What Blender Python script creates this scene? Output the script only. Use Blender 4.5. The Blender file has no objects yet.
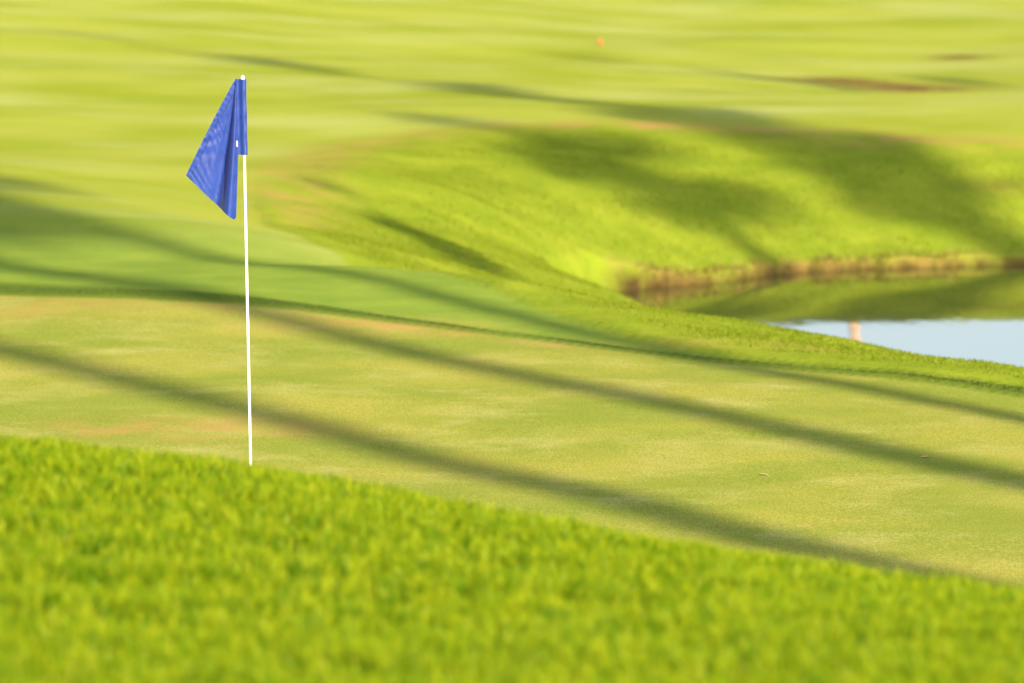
import bpy, bmesh, math, random
import numpy as np

random.seed(7)
rng = np.random.default_rng(11)
sc = bpy.context.scene
col = sc.collection

# ------------------------------------------------------------------ helpers
def link(name, me, parent=None):
    o = bpy.data.objects.new(name, me)
    col.objects.link(o)
    if parent is not None:
        o.parent = parent
    return o

def tag(o, label=None, cat=None, group=None, kind=None):
    if label: o['label'] = label
    if cat: o['category'] = cat
    if group: o['group'] = group
    if kind: o['kind'] = kind
    return o

def mesh_np(name, co, faces_flat, loop_starts, loop_totals, smooth=True):
    me = bpy.data.meshes.new(name)
    me.vertices.add(len(co)); me.vertices.foreach_set('co', np.ascontiguousarray(co, dtype=np.float32).ravel())
    me.loops.add(len(faces_flat)); me.loops.foreach_set('vertex_index', np.ascontiguousarray(faces_flat, dtype=np.int32))
    me.polygons.add(len(loop_starts))
    me.polygons.foreach_set('loop_start', np.ascontiguousarray(loop_starts, dtype=np.int32))
    me.polygons.foreach_set('loop_total', np.ascontiguousarray(loop_totals, dtype=np.int32))
    me.polygons.foreach_set('use_smooth', np.full(len(loop_starts), smooth, dtype=bool))
    me.update(calc_edges=True)
    return me

def smooth(a, b, x):
    t = np.clip((x - a) / (b - a), 0, 1)
    return t * t * (3 - 2 * t)

def vnoise(x, y, seed=0):
    """smooth value noise, vectorised"""
    xi = np.floor(x).astype(np.int64); yi = np.floor(y).astype(np.int64)
    fx = x - xi; fy = y - yi
    def h(i, j):
        n = (i * 374761393 + j * 668265263 + seed * 1442695041) & 0xffffffff
        n = ((n ^ (n >> 13)) * 1274126177) & 0xffffffff
        return ((n ^ (n >> 16)) & 0xffff) / 65535.0
    ux = fx * fx * (3 - 2 * fx); uy = fy * fy * (3 - 2 * fy)
    a = h(xi, yi) * (1 - ux) + h(xi + 1, yi) * ux
    b = h(xi, yi + 1) * (1 - ux) + h(xi + 1, yi + 1) * ux
    return a * (1 - uy) + b * uy

def fbm(x, y, seed=0, n=3):
    s = 0; a = 0.5; t = 0
    for k in range(n):
        s = s + a * vnoise(x * 2 ** k + 17.3 * k, y * 2 ** k - 9.1 * k, seed + k); t += a; a *= .5
    return s / t

def poly_sdf(x, y, P):
    """signed distance to a closed polygon, negative inside"""
    P = np.asarray(P, float); n = len(P)
    d = np.full(x.shape, 1e9); inside = np.zeros(x.shape, bool)
    for i in range(n):
        ax, ay = P[i]; bx, by = P[(i + 1) % n]
        ex, ey = bx - ax, by - ay
        t = np.clip(((x - ax) * ex + (y - ay) * ey) / (ex * ex + ey * ey), 0, 1)
        d = np.minimum(d, np.hypot(x - ax - t * ex, y - ay - t * ey))
        c = ((ay > y) != (by > y)) & (x < (bx - ax) * (y - ay) / (by - ay + 1e-12) + ax)
        inside ^= c
    return np.where(inside, -d, d)

def chaikin(P, n=2):
    P = [tuple(p) for p in P]
    for _ in range(n):
        Q = []
        for i in range(len(P)):
            a, b = P[i], P[(i + 1) % len(P)]
            Q += [(a[0] * .75 + b[0] * .25, a[1] * .75 + b[1] * .25), (a[0] * .25 + b[0] * .75, a[1] * .25 + b[1] * .75)]
        P = Q
    return P

# ------------------------------------------------------------------ place: levels in metres, the pin's green is z = 0
CAM = (0.0, 0.0, 3.73)
WATER = -1.5
POND = chaikin([(.35, 52.4), (.55, 54.6), (1.1, 55.2), (1.85, 55.7), (2.9, 57.1), (3.6, 57.4), (4.6, 57.75), (6.0, 58.1), (9, 58.4), (13, 57.5), (15.5, 53),
                (14, 47), (10, 44.3), (6.2, 43.6), (3.7, 45.6), (1.9, 49)], 2)
EDGE_X = [-60, -20, -8, -3.5, -1.4, 0.2, 1.2, 2.1, 3.0, 6, 12, 20]
EDGE_Y = [36, 44, 42.2, 38.8, 37.35, 36.05, 34.95, 34.0, 33.05, 29.5, 24, 20]
ROUGH = chaikin([(1.1, 35.2), (0.56, 36.5), (-0.08, 38.6), (-0.67, 41.2), (-1.39, 43.5), (-1.97, 46.2), (-2.3, 50), (-2.42, 55), (-2.15, 59.3), (-1.2, 62),
                 (0.1, 62.8), (2.1, 63.2), (3.8, 62.6), (5.5, 62.0), (14, 62), (30, 60), (30, 16), (6.0, 29.62), (3.0, 33.15), (2.1, 34.1)], 1)

CP = [  # terrain heights (x, y, z)
 (-6, 0, 2.15), (6, 0, 2.1), (0, 0, 2.12), (-3, 7, 2.0), (3, 7, 1.98), (-20, 5, 1.9), (20, 5, 1.7), (0, -20, 2.2), (-30, -30, 2.2), (30, -30, 2.2),
 (-1.15, 12.8, 1.58), (0, 12.6, 1.60), (1.15, 12.3, 1.65), (0, 15, 1.42), (-1.4, 15.7, 1.44), (1.4, 14.6, 1.42),
 (-1.8, 20, 1.225), (-.88, 19.5, 1.2), (0, 18.7, 1.145), (.80, 17.8, 1.125), (1.53, 17, 1.142), (-6, 21.5, 1.25), (6, 14, 1.2), (-14, 22, 1.3), (14, 12, 1.2),
 (-2.1, 24.6, .38), (-2.2, 27.5, .03), (-2.4, 30, 0), (1.9, 21, .33), (2.1, 23.6, .02), (2.2, 25.2, 0), (0, 23, .33), (0, 25.9, .02), (0, 28, 0), (-1.28, 27.9, 0.0),
 (-7, 25.5, .45), (-7, 29, .05), (6, 18.5, .3), (6, 22, 0), (-10, 33, .02), (-5, 33, 0), (-2, 33, .0), (0, 31.5, .0), (2, 29, 0), (4, 29, 0), (-3.4, 38, .02), (-1, 36, 0), (1.2, 34, 0), (2.8, 32, -.01),
 (-4, 42, .0), (-8, 42, .05), (-15, 42, .1), (-2.2, 41, .0),
 (3.0, 34.6, -.08), (3.2, 36.0, -.28), (1.7, 36.6, -.13), (0.9, 39.3, -.17), (.45, 39.6, -.10), (2.0, 37.8, -.20), (-.35, 43.2, -.62), (3.3, 38.5, -.55), (0.4, 42.2, -.72), (2.2, 41.5, -.75), (5, 34, -.38), (6, 37, -.7), (6.2, 42.5, -1.25),
 (-.67, 41.2, -.09), (-1.39, 43.5, -.12), (-1.97, 46.2, -.19), (-2.3, 50, -.27), (-2.42, 55, -.36), (-2.15, 59.3, -.44), (-1.2, 62, -.47), (.1, 62.8, -.46), (2.1, 63.2, -.48), (3.8, 62.4, -.54), (5.5, 61.8, -.57),
 (-.5, 46, -.5), (-.5, 54, -.52), (.3, 50, -.95), (.3, 56, -.85), (1.0, 53.3, -1.45), (1.2, 54.9, -1.45), (1.85, 56.0, -1.45), (2.9, 57.3, -1.45), (4.6, 58, -1.45), (6, 58.4, -1.45), (9, 58.7, -1.45), (13, 58, -1.45), (16, 53, -1.45),
 (14, 46.5, -1.45), (10, 44, -1.45), (3.6, 45.3, -1.45), (1.8, 48.7, -1.45), (8, 51, -1.3), (4, 53, -1.3),
 (1.2, 58.5, -.8), (2.5, 60, -.8), (4.5, 60.3, -.85), (10, 62.5, -.66), (16, 62, -.6), (20, 50, -.5), (20, 38, -.5),
 (-5.5, 58, -.35), (-6.4, 75, -.22), (-8, 87, -.12), (-15, 60, -.1), (-15, 80, 0), (0, 75, -.52), (5, 75, -.66), (0, 100, -.45), (6, 100, -.7), (-8, 100, -.1), (14, 80, -.7), (20, 100, -.6),
 (-40, 40, .4), (-40, 100, .3), (40, 40, -.2), (40, 100, -.4), (0, 140, -.4), (-60, 160, .2), (60, 160, -.2), (0, 220, 0),
]
_cp = np.array(CP, float)
def _U(r2): return np.where(r2 > 1e-12, r2 * np.log(r2 + 1e-12), 0)
def _tps():
    n = len(_cp); X = _cp[:, :2]
    K = _U(((X[:, None] - X[None]) ** 2).sum(-1)) + np.eye(n) * 0.02
    Pm = np.hstack([np.ones((n, 1)), X])
    A = np.zeros((n + 3, n + 3)); A[:n, :n] = K; A[:n, n:] = Pm; A[n:, :n] = Pm.T
    b = np.concatenate([_cp[:, 2], np.zeros(3)])
    return np.linalg.solve(A, b)
_w = _tps()
def tps(x, y):
    z = _w[-3] + _w[-2] * x + _w[-1] * y
    for i in range(len(_cp)):
        z = z + _w[i] * _U((x - _cp[i, 0]) ** 2 + (y - _cp[i, 1]) ** 2)
    return z

def masks(x, y):
    wob = (fbm(x * .9, y * .6, 3) - .5) * .16
    e = np.interp(x, EDGE_X, EDGE_Y) + (fbm(x * 2.2, y * 0, 21, 2) - .5) * .10
    near = np.interp(x, [-20, -7, -2, 0, 2.2, 6, 12], [33, 29, 27, 25.7, 23.6, 22, 20])
    return dict(
        edge=y - e, near=y - near,
        rough=poly_sdf(x, y, ROUGH) + wob,
        pond=poly_sdf(x, y, POND) + (fbm(x * 2.6, y * 2.6, 8) - .5) * .30)

def height(x, y, m=None):
    m = m or masks(x, y)
    far = np.hypot(x, y - 40)
    # the surveyed levels fade out to a level plain beyond the course
    k = smooth(150, 230, far)
    z = tps(np.clip(x, -70, 70), np.clip(y, -30, 230)) * (1 - k) - .1 * k
    ondist = smooth(56, 72, y) * (1 - smooth(120, 200, y))
    z = z + ondist * ((fbm(x * .17, y * .16, 31, 2) - .5) * .34 + (fbm(x * .26 + 5, y * .36, 37, 2) - .5) * .12)
    z = z + (fbm(x * .5, y * .5, 41, 2) - .5) * .05 * smooth(24, 30, y)
    # cut of the turf: the green is lowest, the collar stands 25 mm above it, the rough a little higher
    z = z + .028 * smooth(-.02, .26, m['edge'])
    f_ = smooth(46, 54, y); r = smooth(.05, -.12, m['rough']) * (1 - f_) + smooth(.4, -.9, m['rough']) * f_
    z = z + r * (.035 + (fbm(x * 1.3, y * 1.3, 51, 3) - .5) * .06)
    # pond basin with a ragged cut bank
    z = z - .75 * smooth(.06, -.20, m['pond']) - .5 * smooth(-.2, -2.5, m['pond'])
    return z

# ------------------------------------------------------------------ node helpers
class NT:
    def __init__(s, mat):
        mat.use_nodes = True; s.t = mat.node_tree; s.t.nodes.clear(); s.n = s.t.nodes; s.l = s.t.links
    def node(s, typ, **kw):
        n = s.n.new(typ)
        for k, v in kw.items(): setattr(n, k, v)
        return n
    def put(s, sock, v):
        if isinstance(v, bpy.types.NodeSocket): s.l.new(v, sock)
        elif v is not None:
            if isinstance(v, (tuple, list)) and len(v) == 3 and len(sock.default_value) == 4: v = (*v, 1)
            sock.default_value = v
    def math(s, op, a, b=None, c=None, clamp=False):
        n = s.node('ShaderNodeMath', operation=op, use_clamp=clamp)
        s.put(n.inputs[0], a); s.put(n.inputs[1], b)
        if c is not None: s.put(n.inputs[2], c)
        return n.outputs[0]
    def mix(s, f, a, b, blend='MIX'):
        n = s.node('ShaderNodeMix', data_type='RGBA', blend_type=blend)
        s.put(n.inputs[0], f); s.put(n.inputs[6], a); s.put(n.inputs[7], b)
        return n.outputs[2]
    def noise(s, vec, scale, detail=3, rough=.55, dist=0):
        n = s.node('ShaderNodeTexNoise'); s.put(n.inputs['Vector'], vec)
        n.inputs['Scale'].default_value = scale; n.inputs['Detail'].default_value = detail
        n.inputs['Roughness'].default_value = rough; n.inputs['Distortion'].default_value = dist
        return n.outputs[0]
    def ramp(s, f, a, b):
        n = s.node('ShaderNodeMapRange', interpolation_type='SMOOTHSTEP'); s.put(n.inputs[0], f)
        n.inputs[1].default_value = a; n.inputs[2].default_value = b
        return n.outputs[0]
    def mapping(s, vec, scale=(1, 1, 1), rot=(0, 0, 0)):
        n = s.node('ShaderNodeMapping'); s.put(n.inputs[0], vec)
        n.inputs['Scale'].default_value = scale; n.inputs['Rotation'].default_value = rot
        return n.outputs[0]
    def attr(s, name):
        n = s.node('ShaderNodeAttribute', attribute_name=name); return n.outputs['Fac']
    def obj(s):
        return s.node('ShaderNodeNewGeometry').outputs['Position']
    def out(s, sh):
        o = s.node('ShaderNodeOutputMaterial'); s.l.new(sh, o.inputs['Surface'])

def simple_mat(name, colr, rough=.6, spec=.3, noise_scale=None, amt=.25):
    m = bpy.data.materials.new(name); t = NT(m)
    b = t.node('ShaderNodeBsdfPrincipled')
    c = colr
    if noise_scale:
        tc = t.node('ShaderNodeTexCoord').outputs['Object']
        f = t.noise(tc, noise_scale, 4)
        c = t.mix(f, tuple(v * (1 - amt) for v in colr), tuple(min(1, v * (1 + amt)) for v in colr))
    t.put(b.inputs['Base Color'], c); b.inputs['Roughness'].default_value = rough
    b.inputs['Specular IOR Level'].default_value = spec
    t.out(b.outputs[0])
    return m

# ------------------------------------------------------------------ turf material
def turf_material():
    m = bpy.data.materials.new('turf'); t = NT(m)
    P = t.obj()
    n_big = t.noise(P, .35, 3, .55)
    n_mid = t.noise(P, 1.5, 4, .6)
    n_fine = t.noise(P, 38, 3, .65)
    n_grain = t.noise(t.mapping(P, (1, .5, 1)), 95, 2, .7)
    n_tuft = t.noise(P, 14, 4, .7)
    # fairway: lime to yellow-green patches and faint mowing bands
    fw = t.mix(t.ramp(n_big, .32, .68), FW_A, FW_B)
    fw = t.mix(t.math('MULTIPLY', t.ramp(t.noise(t.mapping(P, (.6, 1, 1)), .5, 4, .55), .42, .76), .7), fw, FW_C)
    wv = t.node('ShaderNodeTexWave', wave_type='BANDS', bands_direction='X', wave_profile='SIN')
    t.put(wv.inputs['Vector'], t.mapping(P, (1, 1, 1), (0, 0, math.radians(68)))); wv.inputs['Scale'].default_value = .085
    wv.inputs['Distortion'].default_value = 2.2; wv.inputs['Detail Scale'].default_value = .25
    fw = t.mix(t.math('MULTIPLY', wv.outputs['Fac'], .12), fw, FW_D)
    fw = t.mix(t.math('MULTIPLY', t.ramp(n_tuft, .35, .7), .25), fw, FW_B)
    # apron
    ap = t.mix(t.ramp(n_mid, .35, .7), AP_A, AP_B)
    ap = t.mix(t.math('MULTIPLY', t.ramp(n_fine, .4, .7), .35), ap, AP_C)
    base = t.mix(t.attr('apron'), fw, ap)
    # rough
    ro = t.mix(t.ramp(n_mid, .35, .68), RO_A, RO_B)
    ro = t.mix(t.math('MULTIPLY', t.ramp(n_tuft, .45, .75), .6), ro, RO_C)
    base = t.mix(t.attr('rough'), base, ro)
    # putting green: dry olive turf with straw patches and a close grain
    gP = t.mapping(P, (.75, .7, 1), (0, 0, math.radians(8)))
    g = t.mix(t.ramp(t.noise(gP, .75, 4, .6), .36, .66), GR_A, GR_B)
    g = t.mix(t.math('MULTIPLY', t.ramp(t.noise(gP, 2.0, 5, .66), .46, .80), .85), g, GR_C)
    g = t.mix(t.math('MULTIPLY', t.ramp(t.noise(P, 6.5, 3, .6), .56, .8), .5), g, GR_D)
    gr = t.ramp(n_grain, .38, .64); g2 = t.mix(gr, t.mix(1, g, (.50, .60, .42), 'MULTIPLY'), t.mix(1, g, (1.38, 1.32, 1.25), 'MULTIPLY'))
    g = t.mix(.46, g, g2)
    g = t.mix(t.math('MULTIPLY', t.ramp(n_fine, .45, .75), .4), g, GR_A)
    base = t.mix(t.attr('green'), base, g)
    # drought-burnt turf, bare soil, pond bank
    base = t.mix(t.math('MULTIPLY', t.attr('dry'), t.ramp(t.noise(P, 2.3, 4, .65), .34, .66)), base, DRY)
    soil = t.mix(t.ramp(t.noise(P, 9, 4, .7), .35, .65), SOIL_A, SOIL_B)
    base = t.mix(t.math('MULTIPLY', t.attr('soil'), t.ramp(t.noise(P, 2.0, 5, .7), .15, .45)), base, soil)
    base = t.mix(t.attr('collar'), base, t.mix(n_fine, (.035, .062, .010), (.065, .10, .014)))
    base = t.mix(t.math('MULTIPLY', t.attr('straw'), .82), base, t.mix(t.ramp(t.noise(P, 7, 4, .7), .35, .65), (.055, .042, .014), (.145, .105, .034)))
    base = t.mix(t.attr('bank'), base, t.mix(.7, soil, (.018, .012, .007)))  # wet mud at the waterline, coloured darker for the shade of an undercut
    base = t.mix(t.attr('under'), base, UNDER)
    d = t.node('ShaderNodeBsdfDiffuse'); t.put(d.inputs[0], base); d.inputs['Roughness'].default_value = .3
    bmp = t.node('ShaderNodeBump'); bmp.inputs['Distance'].default_value = .012; bmp.inputs['Strength'].default_value = .55
    hgt = t.math('ADD', t.math('MULTIPLY', n_grain, .45), t.math('ADD', t.math('MULTIPLY', n_fine, .8), t.math('MULTIPLY', n_tuft, t.math('ADD', .4, t.math('MULTIPLY', t.attr('rough'), 4)))))
    t.put(bmp.inputs['Height'], hgt); t.l.new(bmp.outputs[0], d.inputs['Normal'])
    t.out(d.outputs[0])
    return m

FW_A = (.142, .155, .014); FW_B = (.190, .190, .030); FW_C = (.225, .218, .080); FW_D = (.135, .148, .010)
AP_A = (.095, .132, .018); AP_B = (.130, .160, .022); AP_C = (.165, .175, .04)
RO_A = (.118, .148, .010); RO_B = (.168, .184, .014); RO_C = (.17, .16, .030)
GR_A = (.140, .150, .024); GR_B = (.208, .180, .036); GR_C = (.265, .222, .078); GR_D = (.255, .168, .055)
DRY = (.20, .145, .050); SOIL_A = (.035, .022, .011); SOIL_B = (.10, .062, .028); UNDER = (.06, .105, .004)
for _k in 'FW_A FW_B FW_C FW_D AP_A AP_B AP_C RO_A RO_B RO_C GR_A GR_B GR_C GR_D'.split():
    _c = globals()[_k]; globals()[_k] = (_c[0] * .82, _c[1] * 1.03, _c[2] * 1.12)
M_TURF = turf_material()

# ------------------------------------------------------------------ ground: one seamless sheet, cut along the turf kinds
def axis(parts):
    v = []
    for a, b, s in parts:
        v.append(np.arange(a, b, s))
    return np.concatenate(v + [[parts[-1][1]]])
gx = axis([(-900, -200, 70), (-200, -40, 10), (-40, -12, 1.2), (-12, -6, .3), (-6, 7, .07), (7, 16, .3), (16, 40, 1.2), (40, 200, 10), (200, 900, 70)])
gy = axis([(-200, -20, 15), (-20, 12, 1.0), (12, 32, .12), (32, 46, .06), (46, 65, .085), (65, 110, .35), (110, 260, 5), (260, 1400, 80)])
GX, GY = np.meshgrid(gx, gy)
M = masks(GX, GY)
GZ = height(GX, GY, M)
ny, nx = GX.shape
co = np.stack([GX, GY, GZ], -1).reshape(-1, 3)

green = smooth(.05, -.05, M['edge']) * smooth(-.3, .1, M['near'])
_f = smooth(46, 54, GY)
rough = (smooth(.06, -.06, M['rough']) * (1 - _f) + smooth(.5, -.5, M['rough']) * _f) * (1 - green)
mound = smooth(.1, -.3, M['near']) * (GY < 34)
apron = (1 - smooth(2.5, 9, M['edge'])) * (1 - green) * (M['edge'] > -.05)
bank = smooth(.06, -.01, M['pond']) * smooth(.8, 1.2, GX)
straw = smooth(.11, .02, M['pond'] + (fbm(GX * 1.9, GY * 3, 77, 3) - .5) * .20) * smooth(1.15, 1.5, GX)
dry = np.clip(np.exp(-((M['rough'] + .35) / .45) ** 2) * smooth(44, 52, GY) * smooth(4.5, 1.5, GX) * .75
      + np.exp(-((GX + 1.8) / 0.8) ** 2 - ((GY - 31.2) / .5) ** 2) * 1.0
      + np.exp(-((GX - 1.9) / 1.2) ** 2 - ((GY - 35.7) / .35) ** 2) * .6 + np.exp(-((GX + 3.1) / .6) ** 2 - ((GY - 37.6) / .5) ** 2) * .7
      + np.exp(-((GX + .9) / .8) ** 2 - ((GY - 36.6) / .4) ** 2) * .5      # burnt patch left of the pin
      + np.exp(-((GX - 4.6) / 1.4) ** 2 - ((GY - 62.0) / .5) ** 2) * .95
      + np.exp(-((GX - 2.2) / 1.6) ** 2 - ((GY - 63.0) / .5) ** 2) * .8
      + np.exp(-((M['edge'] + .15) / .25) ** 2) * .45 * (GX < .6)
      + np.exp(-((M['pond'] - .12) / .12) ** 2) * .45 * (GX > .9), 0, 1)
def blob(x, y, rx, ry): return np.exp(-((GX - x) / rx) ** 2 - ((GY - y) / ry) ** 2)
soil = np.clip(blob(5.35, 76.2, 1.0, .8) + blob(4.35, 77.2, .7, .6) + .9 * blob(6.62, 84, .42, .7) + .6 * blob(5.9, 71.0, .5, .4) + .5 * blob(5.2, 60.1, .45, .25), 0, 1)
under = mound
cw = np.interp(GX, [-5, -3.3, -2, -.8, 1.2, 2.2, 3.2, 6], [.75, .65, .35, .16, .14, .18, .20, .22])
collar = smooth(-.05, .05, M['edge']) * smooth(1.25, .8, M['edge'] / cw) * .85

def ground_piece(name, sel):
    """the faces of the sheet inside sel as one object; shares edge points with its neighbours"""
    idx = np.arange(ny * nx).reshape(ny, nx)
    q = np.stack([idx[:-1, :-1], idx[:-1, 1:], idx[1:, 1:], idx[1:, :-1]], -1)[sel]
    used = np.unique(q); remap = np.zeros(ny * nx, np.int64); remap[used] = np.arange(len(used))
    f = remap[q]
    me = mesh_np(name, co[used], f.ravel(), np.arange(len(f)) * 4, np.full(len(f), 4))
    for nm, a in (('green', green), ('rough', rough), ('apron', apron), ('bank', bank), ('dry', dry), ('soil', soil), ('under', under), ('collar', collar), ('straw', straw)):
        at = me.attributes.new(nm, 'FLOAT', 'POINT'); at.data.foreach_set('value', np.ascontiguousarray(a.ravel()[used], dtype=np.float32))
    me.materials.append(M_TURF)
    o = link(name, me); o['kind'] = 'structure'
    return o
def fc(a): return (a[:-1, :-1] + a[1:, 1:] + a[:-1, 1:] + a[1:, :-1]) / 4
f_green = fc(green) > .5; f_rough = (fc(rough) > .5) & ~f_green; f_mound = (fc(mound) > .5) & ~f_green & ~f_rough & (fc(np.abs(GX)) < 14) & (fc(GY) > 4)
g1 = ground_piece('putting_green', f_green); tag(g1, 'dry olive putting green crossed by long tree shadows', 'putting green')
g2 = ground_piece('pond_bank', f_rough); tag(g2, 'rough grassed slope running down to the pond', 'grass slope')
g3 = ground_piece('foreground_mound', f_mound); tag(g3, 'grassy mound in front of the putting green', 'mound')
g4 = ground_piece('fairway', ~(f_green | f_rough | f_mound)); tag(g4, 'wide sunlit fairway behind the green', 'fairway')

# ------------------------------------------------------------------ water
def water():
    P = np.array(POND); c = P.mean(0); d = P - c
    P2 = c + d * (1 + .55 / np.linalg.norm(d, axis=1))[:, None]
    bm = bmesh.new(); bm.faces.new([bm.verts.new((p[0], p[1], WATER)) for p in P2])
    bmesh.ops.triangulate(bm, faces=bm.faces[:])
    bmesh.ops.recalc_face_normals(bm, faces=bm.faces[:])
    me = bpy.data.meshes.new('water'); bm.to_mesh(me); bm.free()
    if me.polygons[0].normal.z < 0: me.flip_normals()
    m = bpy.data.materials.new('pond_water'); t = NT(m)
    b = t.node('ShaderNodeBsdfPrincipled'); b.inputs['Base Color'].default_value = (.030, .034, .012, 1)
    b.inputs['Roughness'].default_value = .03; b.inputs['IOR'].default_value = 1.33
    bmp = t.node('ShaderNodeBump'); bmp.inputs['Strength'].default_value = .04; bmp.inputs['Distance'].default_value = .05
    t.put(bmp.inputs['Height'], t.noise(t.mapping(t.obj(), (1, .35, 1)), 3.0, 2)); t.l.new(bmp.outputs[0], b.inputs['Normal'])
    t.out(b.outputs[0]); me.materials.append(m)
    o = link('water', me); tag(o, 'still pond mirroring its grass bank and pale sky', 'pond', kind='structure')
water()

# ------------------------------------------------------------------ grass
def grass_material(name, cols, trans=.5, gloss=.012, tuft=0):
    cols = [(p, (c[0] * .83, c[1] * 1.03, c[2] * 1.1)) for p, c in cols]
    m = bpy.data.materials.new(name); t = NT(m)
    g = t.node('ShaderNodeNewGeometry'); r = g.outputs['Random Per Island']
    cr = t.node('ShaderNodeValToRGB'); t.put(cr.inputs[0], r)
    e = cr.color_ramp.elements
    while len(e) < len(cols): e.new(.5)
    for i, (p, c) in enumerate(cols): e[i].position = p; e[i].color = (*c, 1)
    patch = t.noise(g.outputs['Position'], 2.2, 3, .6)
    tone = t.ramp(t.noise(t.mapping(g.outputs['Position'], (1, 1, .3)), 19, 3, .6), .42, .59)
    c = t.mix(t.math('MULTIPLY', t.ramp(patch, .35, .7), .45), cr.outputs[0], cols[len(cols) // 2][1])
    if tuft: c = t.mix(tuft, c, t.mix(tone, cols[0][1], cols[-2][1]))
    d = t.node('ShaderNodeBsdfDiffuse'); tr = t.node('ShaderNodeBsdfTranslucent'); gl = t.node('ShaderNodeBsdfGlossy')
    t.put(d.inputs[0], c); t.put(tr.inputs[0], t.mix(1, c, (1.35, 1.30, .7), 'MULTIPLY')); gl.inputs['Roughness'].default_value = .45
    gl.inputs[0].default_value = (.8, .8, .7, 1)
    mx = t.node('ShaderNodeMixShader'); mx.inputs[0].default_value = trans
    t.l.new(d.outputs[0], mx.inputs[1]); t.l.new(tr.outputs[0], mx.inputs[2])
    m2 = t.node('ShaderNodeMixShader'); m2.inputs[0].default_value = gloss
    t.l.new(mx.outputs[0], m2.inputs[1]); t.l.new(gl.outputs[0], m2.inputs[2])
    t.out(m2.outputs[0])
    return m

def blades(name, x, y, z, h, w, mat, lean=.35, seed=1):
    """curved tapering blades rooted at (x, y, z), five points each, as one mesh"""
    r = np.random.default_rng(seed); n = len(x)
    a = r.uniform(0, 2 * np.pi, n); l = np.abs(r.normal(0, lean, n)) + .05; a2 = a + r.normal(0, .9, n)
    dx, dy = np.cos(a2), np.sin(a2); px, py = np.cos(a + np.pi / 2), np.sin(a + np.pi / 2)
    B = np.stack([x, y, z - .006], -1)
    mid = B + np.stack([dx * l * h * .30, dy * l * h * .30, h * .58], -1)
    tip = B + np.stack([dx * l * h * 1.05, dy * l * h * 1.05, h * (1 - .25 * l)], -1)
    s = np.stack([px, py, 0 * px], -1) * (w / 2)[:, None]
    V = np.stack([B - s, B + s, mid + s * .8, mid - s * .8, tip], 1).reshape(-1, 3)
    k = np.arange(n)[:, None] * 5
    F = np.concatenate([k + np.array([0, 1, 2, 3]), k + np.array([3, 2, 4])], 1).ravel()
    tot = np.tile([4, 3], n); st = np.concatenate([[0], np.cumsum(tot)[:-1]])
    me = mesh_np(name, V, F, st, tot)
    me.materials.append(mat)
    o = link(name, me); o['kind'] = 'stuff'
    return o

G_FORE = grass_material('mound_grass_blades', [(0, (.062, .130, .002)), (.3, (.122, .212, .003)), (.65, (.198, .270, .004)), (.96, (.31, .310, .009)), (1, (.34, .27, .06))], .5, .006, .75)
G_ROUGH = grass_material('rough_grass_blades', [(0, (.10, .142, .006)), (.4, (.138, .168, .008)), (.75, (.17, .186, .011)), (1, (.20, .175, .03))], .45, .004, .2)
G_COLLAR = grass_material('collar_grass_blades', [(0, (.045, .075, .014)), (.5, (.06, .095, .016)), (1, (.085, .12, .02))], .4)
G_DRY = grass_material('dry_grass_blades', [(0, (.10, .08, .015)), (.5, (.17, .115, .030)), (1, (.25, .16, .05))], .4)

def wedge(n, y0, y1, margin, seed):
    r = np.random.default_rng(seed)
    y = np.sqrt(r.uniform(0, 1, n) * (y1 ** 2 - y0 ** 2) + y0 ** 2)
    x = r.uniform(-1, 1, n) * (.0905 * y + margin)
    return x, y, r

# foreground mound
x, y, r = wedge(880000, 9.8, 25.2, 1.5, 5)
m = masks(x, y); keep = m['near'] < -.15
keep &= fbm(x * 8, y * 6, 67, 3) + r.normal(0, .12, len(x)) > .36
x, y = x[keep], y[keep]; m = {k: v[keep] for k, v in m.items()}
tuft = fbm(x * 5, y * 5, 61, 2); h = (.045 + .065 * tuft) * r.uniform(.7, 1.25, len(x)) * np.clip(-m['near'] / 1.2, .3, 1)
tag(blades('mound_grass', x, y, height(x, y, m), h, .005 + .003 * r.uniform(0, 1, len(x)), G_FORE, .34, 2),
    'long bright green grass covering the near mound', 'grass')
# rough behind the green and on the pond bank
x, y, r = wedge(480000, 33, 65, 1.8, 6)
m = masks(x, y); keep = (m['rough'] + r.uniform(0, 1, len(x)) * .9 * smooth(46, 54, y) < -.02) & (m['pond'] > .08)
x, y = x[keep], y[keep]; m = {k: v[keep] for k, v in m.items()}
tuft = fbm(x * 2.2, y * 2.2, 63, 3); h = (.010 + .022 * tuft) * r.uniform(.7, 1.3, len(x)) * np.clip(-m['rough'] / (.5 + 1.2 * smooth(46, 54, y)), .2, 1)
tag(blades('rough_grass', x, y, height(x, y, m), h, .006 + .004 * r.uniform(0, 1, len(x)), G_ROUGH, .4, 3),
    'uncut yellow green grass on the slopes around the pond', 'grass')
# straw-coloured tufts overhanging the far waterline
r = np.random.default_rng(9); P = np.array(POND + POND[:1]); seg = np.linalg.norm(np.diff(P, axis=0), axis=1)
pick = r.choice(len(seg), 26000, p=seg / seg.sum()); tt = r.uniform(0, 1, len(pick))[:, None]
q = P[pick] * (1 - tt) + P[pick + 1] * tt + r.normal(0, .22, (len(pick), 2))
x, y = q[:, 0], q[:, 1]; m = masks(x, y); keep = (m['pond'] > .0) & (m['pond'] < .15) & (x > 1.2) & (fbm(x * 2, y * 2, 71, 2) > .42) & (y > 50) & (x < 9)
x, y = x[keep], y[keep]; m = {k: v[keep] for k, v in m.items()}
tag(blades('bank_grass', x, y, height(x, y, m), r.uniform(.04, .11, len(x)), r.uniform(.007, .012, len(x)), G_DRY, .8, 4),
    'dry straw coloured grass fringing the pond edge', 'grass')
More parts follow.
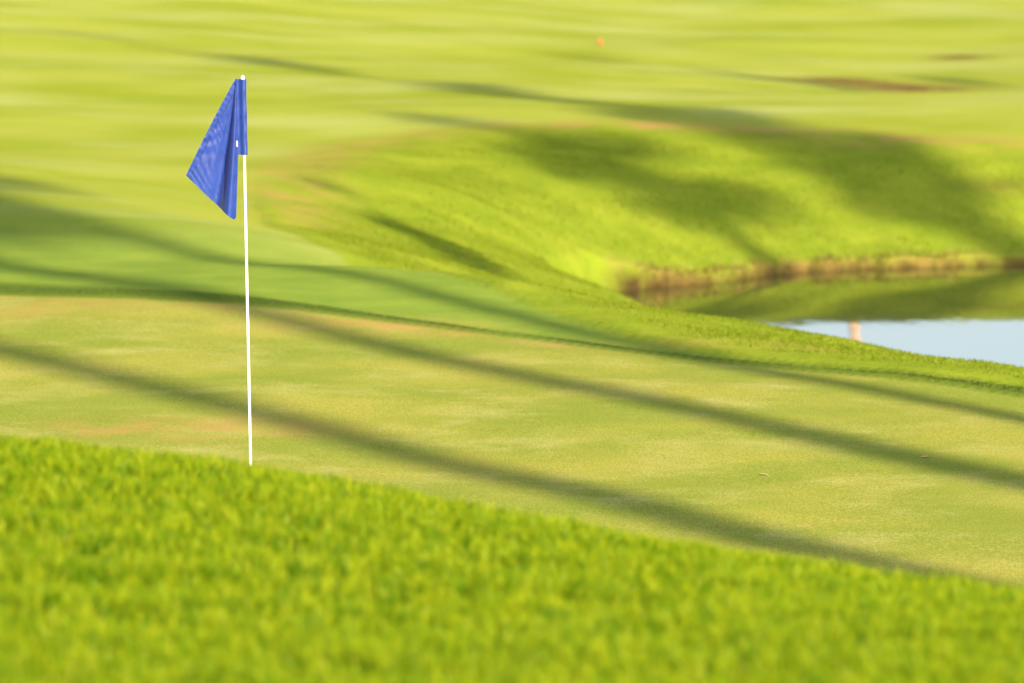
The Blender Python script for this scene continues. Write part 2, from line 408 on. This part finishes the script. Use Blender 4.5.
# collar lip standing over the far edge of the putting green
r = np.random.default_rng(10); x = r.uniform(-4.6, 4.2, 45000); e = np.interp(x, EDGE_X, EDGE_Y)
y = e + r.uniform(0, .5, len(x)) * np.interp(x, [-5, -2, -.8, 1.2, 3], [1, .6, .3, .25, .35]); m = masks(x, y); keep = (m['edge'] > .10)
x, y = x[keep], y[keep]; m = {k: v[keep] for k, v in m.items()}
tag(blades('collar_grass', x, y, height(x, y, m), r.uniform(.006, .017, len(x)), r.uniform(.004, .006, len(x)), G_COLLAR, .4, 8),
    'short collar grass along the far edge of the green', 'grass')

# ------------------------------------------------------------------ tubes / lathes
def tube(bm, pts, rad, n=10, cap=True):
    rings = []
    for i, (p, r_) in enumerate(zip(pts, rad)):
        a = np.array(pts[max(i - 1, 0)], float); b = np.array(pts[min(i + 1, len(pts) - 1)], float)
        d = (b - a) / (np.linalg.norm(b - a) + 1e-9)
        u = np.cross(d, (0, 1, 0) if abs(d[1]) < .9 else (1, 0, 0)); u /= np.linalg.norm(u); v = np.cross(d, u)
        rings.append([bm.verts.new(tuple(np.array(p) + r_ * (math.cos(2 * math.pi * k / n) * u + math.sin(2 * math.pi * k / n) * v))) for k in range(n)])
    for a, b in zip(rings[:-1], rings[1:]):
        for k in range(n):
            bm.faces.new((a[k], a[(k + 1) % n], b[(k + 1) % n], b[k]))
    if cap:
        bm.faces.new(rings[0][::-1]); bm.faces.new(rings[-1])
def bm_obj(name, bm, mat, parent=None, smooth_=True):
    bmesh.ops.recalc_face_normals(bm, faces=bm.faces[:])
    me = bpy.data.meshes.new(name); bm.to_mesh(me); bm.free()
    for p in me.polygons: p.use_smooth = smooth_
    if mat: me.materials.append(mat)
    return link(name, me, parent)

# ------------------------------------------------------------------ flagstick
PIN = (-1.287, 27.9)
def flag_cloth_material():
    m = bpy.data.materials.new('blue_flag_cloth'); t = NT(m)
    uv = t.node('ShaderNodeTexCoord').outputs['UV']
    sep = t.node('ShaderNodeSeparateXYZ'); t.l.new(uv, sep.inputs[0])
    obj_ = t.node('ShaderNodeTexCoord').outputs['Object']
    c = t.mix(t.ramp(t.noise(obj_, 16, 4), .3, .7), CLOTH_A, CLOTH_B)
    # hem along the outer edge: doubled cloth with a stitch line
    hem = t.math('LESS_THAN', sep.outputs[0], .085)
    st = t.node('ShaderNodeTexWave', wave_type='BANDS', bands_direction='Y'); t.put(st.inputs['Vector'], uv); st.inputs['Scale'].default_value = 14
    line = t.math('MULTIPLY', t.math('LESS_THAN', t.math('ABSOLUTE', t.math('SUBTRACT', sep.outputs[0], .075)), .010), t.math('GREATER_THAN', st.outputs['Fac'], .35))
    c = t.mix(t.math('MULTIPLY', line, .6), c, (.005, .008, .05))
    d = t.node('ShaderNodeBsdfPrincipled'); t.put(d.inputs['Base Color'], c); d.inputs['Roughness'].default_value = .5
    d.inputs['Specular IOR Level'].default_value = .28; d.inputs['Sheen Roughness'].default_value = .35; d.inputs['Sheen Tint'].default_value = (.75, .78, 1, 1); d.inputs['Sheen Weight'].default_value = .5
    tr = t.node('ShaderNodeBsdfTranslucent'); t.put(tr.inputs[0], c)
    bmp = t.node('ShaderNodeBump'); bmp.inputs['Strength'].default_value = .5; bmp.inputs['Distance'].default_value = .004
    hh = t.math('ADD', t.noise(t.mapping(obj_, (1, 1, 1), (0, math.radians(-38), 0)), 22, 4, .6), t.math('MULTIPLY', hem, .35))
    hh = t.math('ADD', hh, t.math('MULTIPLY', t.math('MULTIPLY', hem, st.outputs['Fac']), .2))
    t.put(bmp.inputs['Height'], hh); t.l.new(bmp.outputs[0], d.inputs['Normal']); t.l.new(bmp.outputs[0], tr.inputs['Normal'])
    mx = t.node('ShaderNodeMixShader'); mx.inputs[0].default_value = .38
    t.l.new(d.outputs[0], mx.inputs[1]); t.l.new(tr.outputs[0], mx.inputs[2])
    t.out(mx.outputs[0])
    return m
CLOTH_A = (.013, .044, .26); CLOTH_B = (.020, .056, .31)
M_CLOTH = flag_cloth_material()
M_POLE = simple_mat('white_fibreglass', (.72, .70, .66), .35, .5, 30, .04)
M_CLIP = simple_mat('white_plastic_clip', (.82, .82, .80), .4, .5)

def flagstick():
    z0 = float(height(np.array([PIN[0]]), np.array([PIN[1]]))[0])
    root = bpy.data.objects.new('golf_flagstick', None); col.objects.link(root); root.location = (PIN[0], PIN[1], z0)
    root.empty_display_size = .2
    tag(root, 'white golf flagstick with drooping blue flag standing in the putting green', 'golf flag')
    H = 2.13 - z0
    lean = -.0345 / H
    bm = bmesh.new(); N = 12
    tube(bm, [(lean * H * k / N, 0, -.10 + (H + .094) * k / N) for k in range(N + 1)], [.0070 - .0006 * k / N for k in range(N + 1)], 14)
    bm_obj('pole', bm, M_POLE, root)
    bm = bmesh.new(); tx = lean * H
    tube(bm, [(tx, 0, H - .012), (tx, 0, H - .010), (tx, 0, H + .002), (tx, 0, H + .009), (tx, 0, H + .013)], [.0085, .0105, .0100, .0070, .002], 14)
    bm_obj('tip', bm, M_CLIP, root)
    # sleeve: flattened tube of cloth round the pole, open at both ends, seam flattened on the flag's side
    S = 1 / 203.9
    bm = bmesh.new(); nr, nc = 30, 28; rings = []
    for i in range(nr + 1):
        f = i / nr; z = H - .006 - .372 * f; px = lean * z
        xl = px - .036 - .0005 * math.sin(f * 9); xr = px + .0165 + .0008 * math.sin(f * 14 + 1)
        ring = []
        for k in range(nc):
            a = 2 * math.pi * k / nc; cx = (xl + xr) / 2; hx = (xr - xl) / 2
            u = math.cos(a); x_ = cx + hx * u
            th = .0145 * (math.sqrt(max(0, 1 - ((x_ - px) / .0168) ** 2)) if x_ > px else max(.10, math.exp(-((x_ - px) / .014) ** 2) + .22 * math.exp(-((x_ - px + .030) / .006) ** 2)))
            y_ = th * (1 if math.sin(a) > 0 else -1) * (1 if abs(math.sin(a)) > 1e-6 else 0)
            y_ += .0016 * math.sin(f * 22 + u * 3) + .0010 * math.sin(f * 47 + u * 5)
            ring.append(bm.verts.new((x_, y_, z)))
        rings.append(ring)
    for a, b in zip(rings[:-1], rings[1:]):
        for k in range(nc): bm.faces.new((a[k], a[(k + 1) % nc], b[(k + 1) % nc], b[k]))
    sl = bm_obj('sleeve', bm, M_CLOTH)
    uvl = sl.data.uv_layers.new(name='UVMap')
    for lp in sl.data.loops:
        v = sl.data.vertices[lp.vertex_index].co; uvl.data[lp.index].uv = (.5, (H - v.z) / .37)
    # flag: hangs from the sleeve's outer seam, front fold facing the viewer, the rest folded behind
    NR, NS, NB = 80, 56, 34
    zt = H - .006; xt = lean * H - .036
    def L(r_):   # outer hem, from the top corner down to the fly corner
        return (xt - .245 * r_ - .004 * math.sin(r_ * math.pi), zt - .474 * r_ ** 1.02)
    def R(r_):   # fold line, from the top corner down to the lower corner
        return (xt + .003 + .005 * math.sin(r_ * 4.0) - .008 * r_, zt - .692 * r_)
    def FOLD(s):   # depth across the cloth: outer panel, a deep fold, then the rounded front edge
        return float(np.interp(s, [0, .15, .3, .45, .56, .62, .68, .74, .80, .86, .91, .95, .98, 1],
                               [0, .004, .012, .022, .034, .036, .030, .010, -.018, -.030, -.031, -.026, -.019, -.010]))
    bm = bmesh.new(); grid = []
    for i in range(NR + 1):
        r_ = i / NR; lx, lz = L(r_); rx, rz = R(r_); row = []
        w = max(1e-4, rx - lx)
        for j in range(NS + NB + 1):
            if j <= NS:
                s = j / NS
                x_ = lx + (rx - lx) * s
                sag = .020 * math.sin(math.pi * s) * r_ ** 3 - .010 * math.sin(2 * math.pi * s) * r_ ** 3
                z_ = lz + (rz - lz) * (s + .10 * s * (1 - s) * r_) + sag * -.2
                # long folds running from the top corner, short cross wrinkles
                A_ = min(1, r_ * 1.6)
                y_ = A_ * FOLD(s) - .004 * r_ * math.sin(s * 13 + r_ * 3)
                y_ += (.0018 * math.sin(r_ * 31 + s * 11 + 2.5 * math.sin(s * 5 + r_ * 9)) + .0011 * math.sin(r_ * 77 - s * 21 + 3 * math.sin(r_ * 13)) + .0016 * math.sin(s * 34 + r_ * 6)) * (1 - s) * min(1, r_ * 2) + .0016 * math.sin(r_ * 120 + math.sin(s * 3)) * max(0, 1 - s * r_ / .10)
            else:
                b = (j - NS) / NB; ang = min(1, b / .18) * math.pi
                rad = .006 + .016 * min(1, r_ * 1.5)
                base_y = min(1, r_ * 1.6) * FOLD(1) - .004 * r_ * math.sin(13 + r_ * 3)
                back = max(0, b - .18) / .82
                ww = min(.105, w * .5)
                x_ = rx + rad * .45 * math.sin(ang) - ww * back
                y_ = base_y + rad * (1 - math.cos(ang)) + .085 * back * min(1, r_ * 2)
                z_ = rz + (.17 * r_) * min(1, b * 1.2)
            row.append(bm.verts.new((x_, y_, z_)))
        grid.append(row)
    for i in range(NR):
        for j in range(NS + NB):
            bm.faces.new((grid[i][j], grid[i][j + 1], grid[i + 1][j + 1], grid[i + 1][j]))
    me = bpy.data.meshes.new('flag'); bm.verts.index_update(); bm.to_mesh(me); bm.free()
    for p in me.polygons: p.use_smooth = True
    me.materials.append(M_CLOTH)
    uvl = me.uv_layers.new(name='UVMap'); W = NS + NB + 1
    for lp in me.loops:
        i, j = divmod(lp.vertex_index, W); s = j / NS; r_ = i / NR
        uvl.data[lp.index].uv = (s * r_, r_)
    fl = link('flag', me, root)
    sl.parent = fl
    bm = bmesh.new(); zc = H - .006 - .318; pxc = lean * zc
    bmesh.ops.create_cube(bm, size=1)
    for v in bm.verts: v.co = (v.co.x * .007 + pxc - .0345, v.co.y * .010 - .012, v.co.z * .030 + zc)
    bmesh.ops.bevel(bm, geom=bm.edges[:], offset=.0018, segments=2, affect='EDGES')
    bm_obj('clip', bm, M_CLIP, fl)
flagstick()

# ------------------------------------------------------------------ trees out of view to the right (their long shadows cross the grass)
def leaf_material():
    m = bpy.data.materials.new('tree_leaves'); t = NT(m)
    g = t.node('ShaderNodeNewGeometry')
    c = t.mix(g.outputs['Random Per Island'], (.035, .065, .012), (.085, .115, .025))
    d = t.node('ShaderNodeBsdfDiffuse'); tr = t.node('ShaderNodeBsdfTranslucent'); t.put(d.inputs[0], c); t.put(tr.inputs[0], c)
    mx = t.node('ShaderNodeMixShader'); mx.inputs[0].default_value = .35
    t.l.new(d.outputs[0], mx.inputs[1]); t.l.new(tr.outputs[0], mx.inputs[2]); t.out(mx.outputs[0])
    return m
M_LEAF = leaf_material()
M_BARK = simple_mat('bark', (.16, .12, .085), .9, .1, 6, .4)
M_PALE = simple_mat('pale_bark', (.36, .27, .21), .8, .1, 5, .3)

def tree(name, x, y, H, clear, tr, crad, label, seed, bark=None, n=260, group='trees beside the fairway'):
    r_ = random.Random(seed)
    z = float(height(np.array([x]), np.array([y]))[0])
    root = bpy.data.objects.new(name, None); col.objects.link(root); root.location = (x, y, z); root.empty_display_size = 1
    tag(root, label, 'tree', group)
    bm = bmesh.new(); pts = []; rad = []
    ax, ay = r_.uniform(-.25, .25), r_.uniform(-.25, .25)
    for k in range(13):
        f = k / 12; zz = H * .93 * f - (.15 if k == 0 else 0)
        pts.append((ax * math.sin(f * 3), ay * math.sin(f * 2.4), zz)); rad.append(tr * ((1.35 if k == 0 else 1) - .25 * f if zz < clear else max(.12, .75 - (zz - clear) / (H - clear) * .7)))
    tube(bm, pts, rad, 10)
    tips = []
    for k in range(13):
        f = r_.uniform(.0, .9); z0 = clear + (H * .9 - clear) * f; a = k * 2.4 + r_.uniform(-.4, .4); Lb = crad * (1 - .45 * f) * r_.uniform(.65, 1)
        p0 = (ax * math.sin(z0 / H * 3), ay * math.sin(z0 / H * 2.4), z0)
        p1 = (p0[0] + math.cos(a) * Lb * .5, p0[1] + math.sin(a) * Lb * .5, z0 + Lb * .30)
        p2 = (p0[0] + math.cos(a) * Lb, p0[1] + math.sin(a) * Lb, z0 + Lb * .45)
        tube(bm, [p0, p1, p2], [tr * .3, tr * .18, tr * .05], 6); tips += [p1, p2]
    bm_obj('trunk', bm, bark or M_BARK, root)
    tips.append((0, 0, H * .97))
    V = []; F = []
    for tp in tips:
        cr_ = crad * r_.uniform(.26, .42)
        for k in range(n // 6):
            d = np.array([r_.gauss(0, 1), r_.gauss(0, 1), r_.gauss(0, .75)]); d *= cr_ * r_.uniform(.3, 1) / np.linalg.norm(d)
            c = np.array(tp) + d; s = r_.uniform(.10, .22)
            u = np.array([r_.gauss(0, 1) for _ in range(3)]); u /= np.linalg.norm(u)
            v = np.cross(u, [r_.gauss(0, 1) for _ in range(3)]); v /= np.linalg.norm(v)
            b = len(V); V += [c - u * s, c + v * s * .5, c + u * s, c - v * s * .5]; F.append((b, b + 1, b + 2, b + 3))
    V = np.array(V); F = np.array(F)
    me = mesh_np('crown', V, F.ravel(), np.arange(len(F)) * 4, np.full(len(F), 4), False); me.materials.append(M_LEAF)
    link('crown', me, root)
    return root

SUN_AZ = math.atan2(.458, -.889)       # from +Y towards +X; the sun stands behind the camera, to the right
SUN_EL = math.radians(20)
U = (.458, -.889); NV = (.889, .458); TAN = math.tan(SUN_EL)
def row_tree(c, tip, H, clear, tr, crad, label, seed, **k):
    """a tree whose shadow falls along the line c across the course and ends at tip"""
    q = tip + H / TAN
    return tree('roadside_tree', c * NV[0] + q * U[0], c * NV[1] + q * U[1], H, clear, tr, crad, label, seed, **k)
row_tree(13.45, -51, 18, 13.2, .25, 2.0, 'tall bare trunked tree casting the nearest shadow band across the putting green', 1)
row_tree(15.30, -46, 15, 11.4, .24, 1.9, 'tree casting the second shadow band over the green and apron', 2, n=900)
row_tree(17.20, -50, 16, 12.0, .18, 1.9, 'tree casting the third shadow band over the collar behind the green', 3, n=420)
row_tree(22.50, -48.5, 9, 6.5, .10, .5, 'small slender tree casting the narrow shadow on the mown arc slope', 4, n=70)
row_tree(28.30, -57.5, 14, 10.5, .24, 1.3, 'round crowned tree casting the broad left shadow on the pond bank', 5, n=190)
row_tree(31.05, -55.5, 13, 9.8, .22, 1.1, 'round crowned tree casting the broad right shadow on the pond bank', 6, n=190)
row_tree(31.40, -75, 23, 13.5, .48, .9, 'tallest narrow tree casting the long thin shadow across the fairway', 7, n=1200)
row_tree(38.40, -72, 19, 11.0, .28, .9, 'slim tree casting the faint shadow high on the far fairway', 8)
row_tree(41.0, -66, 14, 8.0, .28, 1.4, 'tree casting the short shadow beside the bare soil patch', 9)
tree('pale_trunk_tree', 7.95, 131, 19, 12.5, .135, 2.6, 'far tree whose pale straight trunk is mirrored in the pond', 12, bark=M_PALE, group=None)

# ------------------------------------------------------------------ small things
def marker():
    x, y = 1.31, 84.6
    z = float(height(np.array([x]), np.array([y]))[0])
    M_RED = simple_mat('orange_red_paint', (.30, .085, .035), .45, .4, 20, .1)
    bm = bmesh.new()
    tube(bm, [(0, 0, -.05), (0, 0, .10), (0, 0, .115), (0, 0, .122)], [.024, .023, .021, .008], 16)
    o = bm_obj('course_marker', bm, M_RED); o.location = (x, y, z)
    tag(o, 'small orange red marker post standing alone on the far fairway', 'marker')
marker()

def leaf(x, y, size, turn, label, colr):
    z = float(height(np.array([x]), np.array([y]))[0])
    m_ = simple_mat('dead_leaf', colr, .7, .2, 40, .3)
    bm = bmesh.new(); rows = []
    for k in range(9):
        f = k / 8; w_ = size * .32 * math.sin(math.pi * min(1, f * .96 + .02)) ** .8
        zc = size * (.05 + .10 * (f - .5) ** 2 * 2)
        rows.append([bm.verts.new((size * (f - .5), w_ * q, zc + abs(q) * w_ * .45)) for q in (-1, -.5, 0, .5, 1)])
    for a, b in zip(rows[:-1], rows[1:]):
        for k in range(4): bm.faces.new((a[k], a[k + 1], b[k + 1], b[k]))
    tube(bm, [(-size * .72, 0, size * .05), (-size * .5, 0, size * .2), (size * .45, 0, size * .2)], [size * .018, size * .016, size * .006], 5)
    o = bm_obj('fallen_leaf', bm, m_); o.location = (x, y, z); o.rotation_euler = (0, 0, turn)
    tag(o, label, 'leaf', 'fallen leaves on the green')
    return o
leaf(2.19, 29.91, .046, .3, 'pale fallen leaf lying inside the middle shadow band near the right edge', (.36, .31, .16))
leaf(1.30, 29.24, .042, 2.9, 'pale fallen leaf lying on the sunlit green between two shadow bands', (.36, .30, .15))

# ------------------------------------------------------------------ light
w = bpy.data.worlds.new('World'); sc.world = w; w.use_nodes = True
nt = w.node_tree; nt.nodes.clear()
sky = nt.nodes.new('ShaderNodeTexSky'); sky.sky_type = 'NISHITA'; sky.sun_disc = False
sky.sun_elevation = SUN_EL; sky.sun_rotation = SUN_AZ
sky.altitude = 0; sky.air_density = 1.0; sky.dust_density = 3.4; sky.ozone_density = .6
bg = nt.nodes.new('ShaderNodeBackground'); bg.inputs[1].default_value = .118
wo = nt.nodes.new('ShaderNodeOutputWorld'); tint = nt.nodes.new('ShaderNodeMix'); tint.data_type = 'RGBA'; tint.blend_type = 'MULTIPLY'; tint.inputs[0].default_value = 1; tint.inputs[7].default_value = (.95, .95, 1.06, 1)
nt.links.new(sky.outputs[0], tint.inputs[6]); nt.links.new(tint.outputs[2], bg.inputs[0]); nt.links.new(bg.outputs[0], wo.inputs[0])
sd = bpy.data.lights.new('sun', 'SUN'); sd.energy = 4.9; sd.angle = math.radians(.8); sd.color = (1, .75, .46)
so = bpy.data.objects.new('sun', sd); col.objects.link(so)
import mathutils
dirv = mathutils.Vector((math.sin(SUN_AZ) * math.cos(SUN_EL), math.cos(SUN_AZ) * math.cos(SUN_EL), math.sin(SUN_EL)))
so.rotation_euler = (-dirv).to_track_quat('-Z', 'Y').to_euler(); so.location = (-20, 40, 30)

# ------------------------------------------------------------------ camera
cd = bpy.data.cameras.new('camera'); cam = bpy.data.objects.new('camera', cd); col.objects.link(cam); sc.camera = cam
cd.lens = 200; cd.sensor_width = 36; cd.clip_end = 3000; cd.clip_start = .1
PITCH = math.atan(591.5 / 5689)
cam.location = CAM; cam.rotation_euler = (math.pi / 2 - PITCH, 0, 0)
cd.dof.use_dof = True; cd.dof.focus_distance = 28.1; cd.dof.aperture_fstop = 3.5; cd.dof.aperture_blades = 9

sc.view_settings.view_transform = 'Standard'; sc.view_settings.look = 'None'
sc.view_settings.exposure = 1.68; sc.view_settings.gamma = 1
sc.cycles.max_bounces = 8; sc.cycles.diffuse_bounces = 4; sc.cycles.transmission_bounces = 4
sc.cycles.use_denoising = True
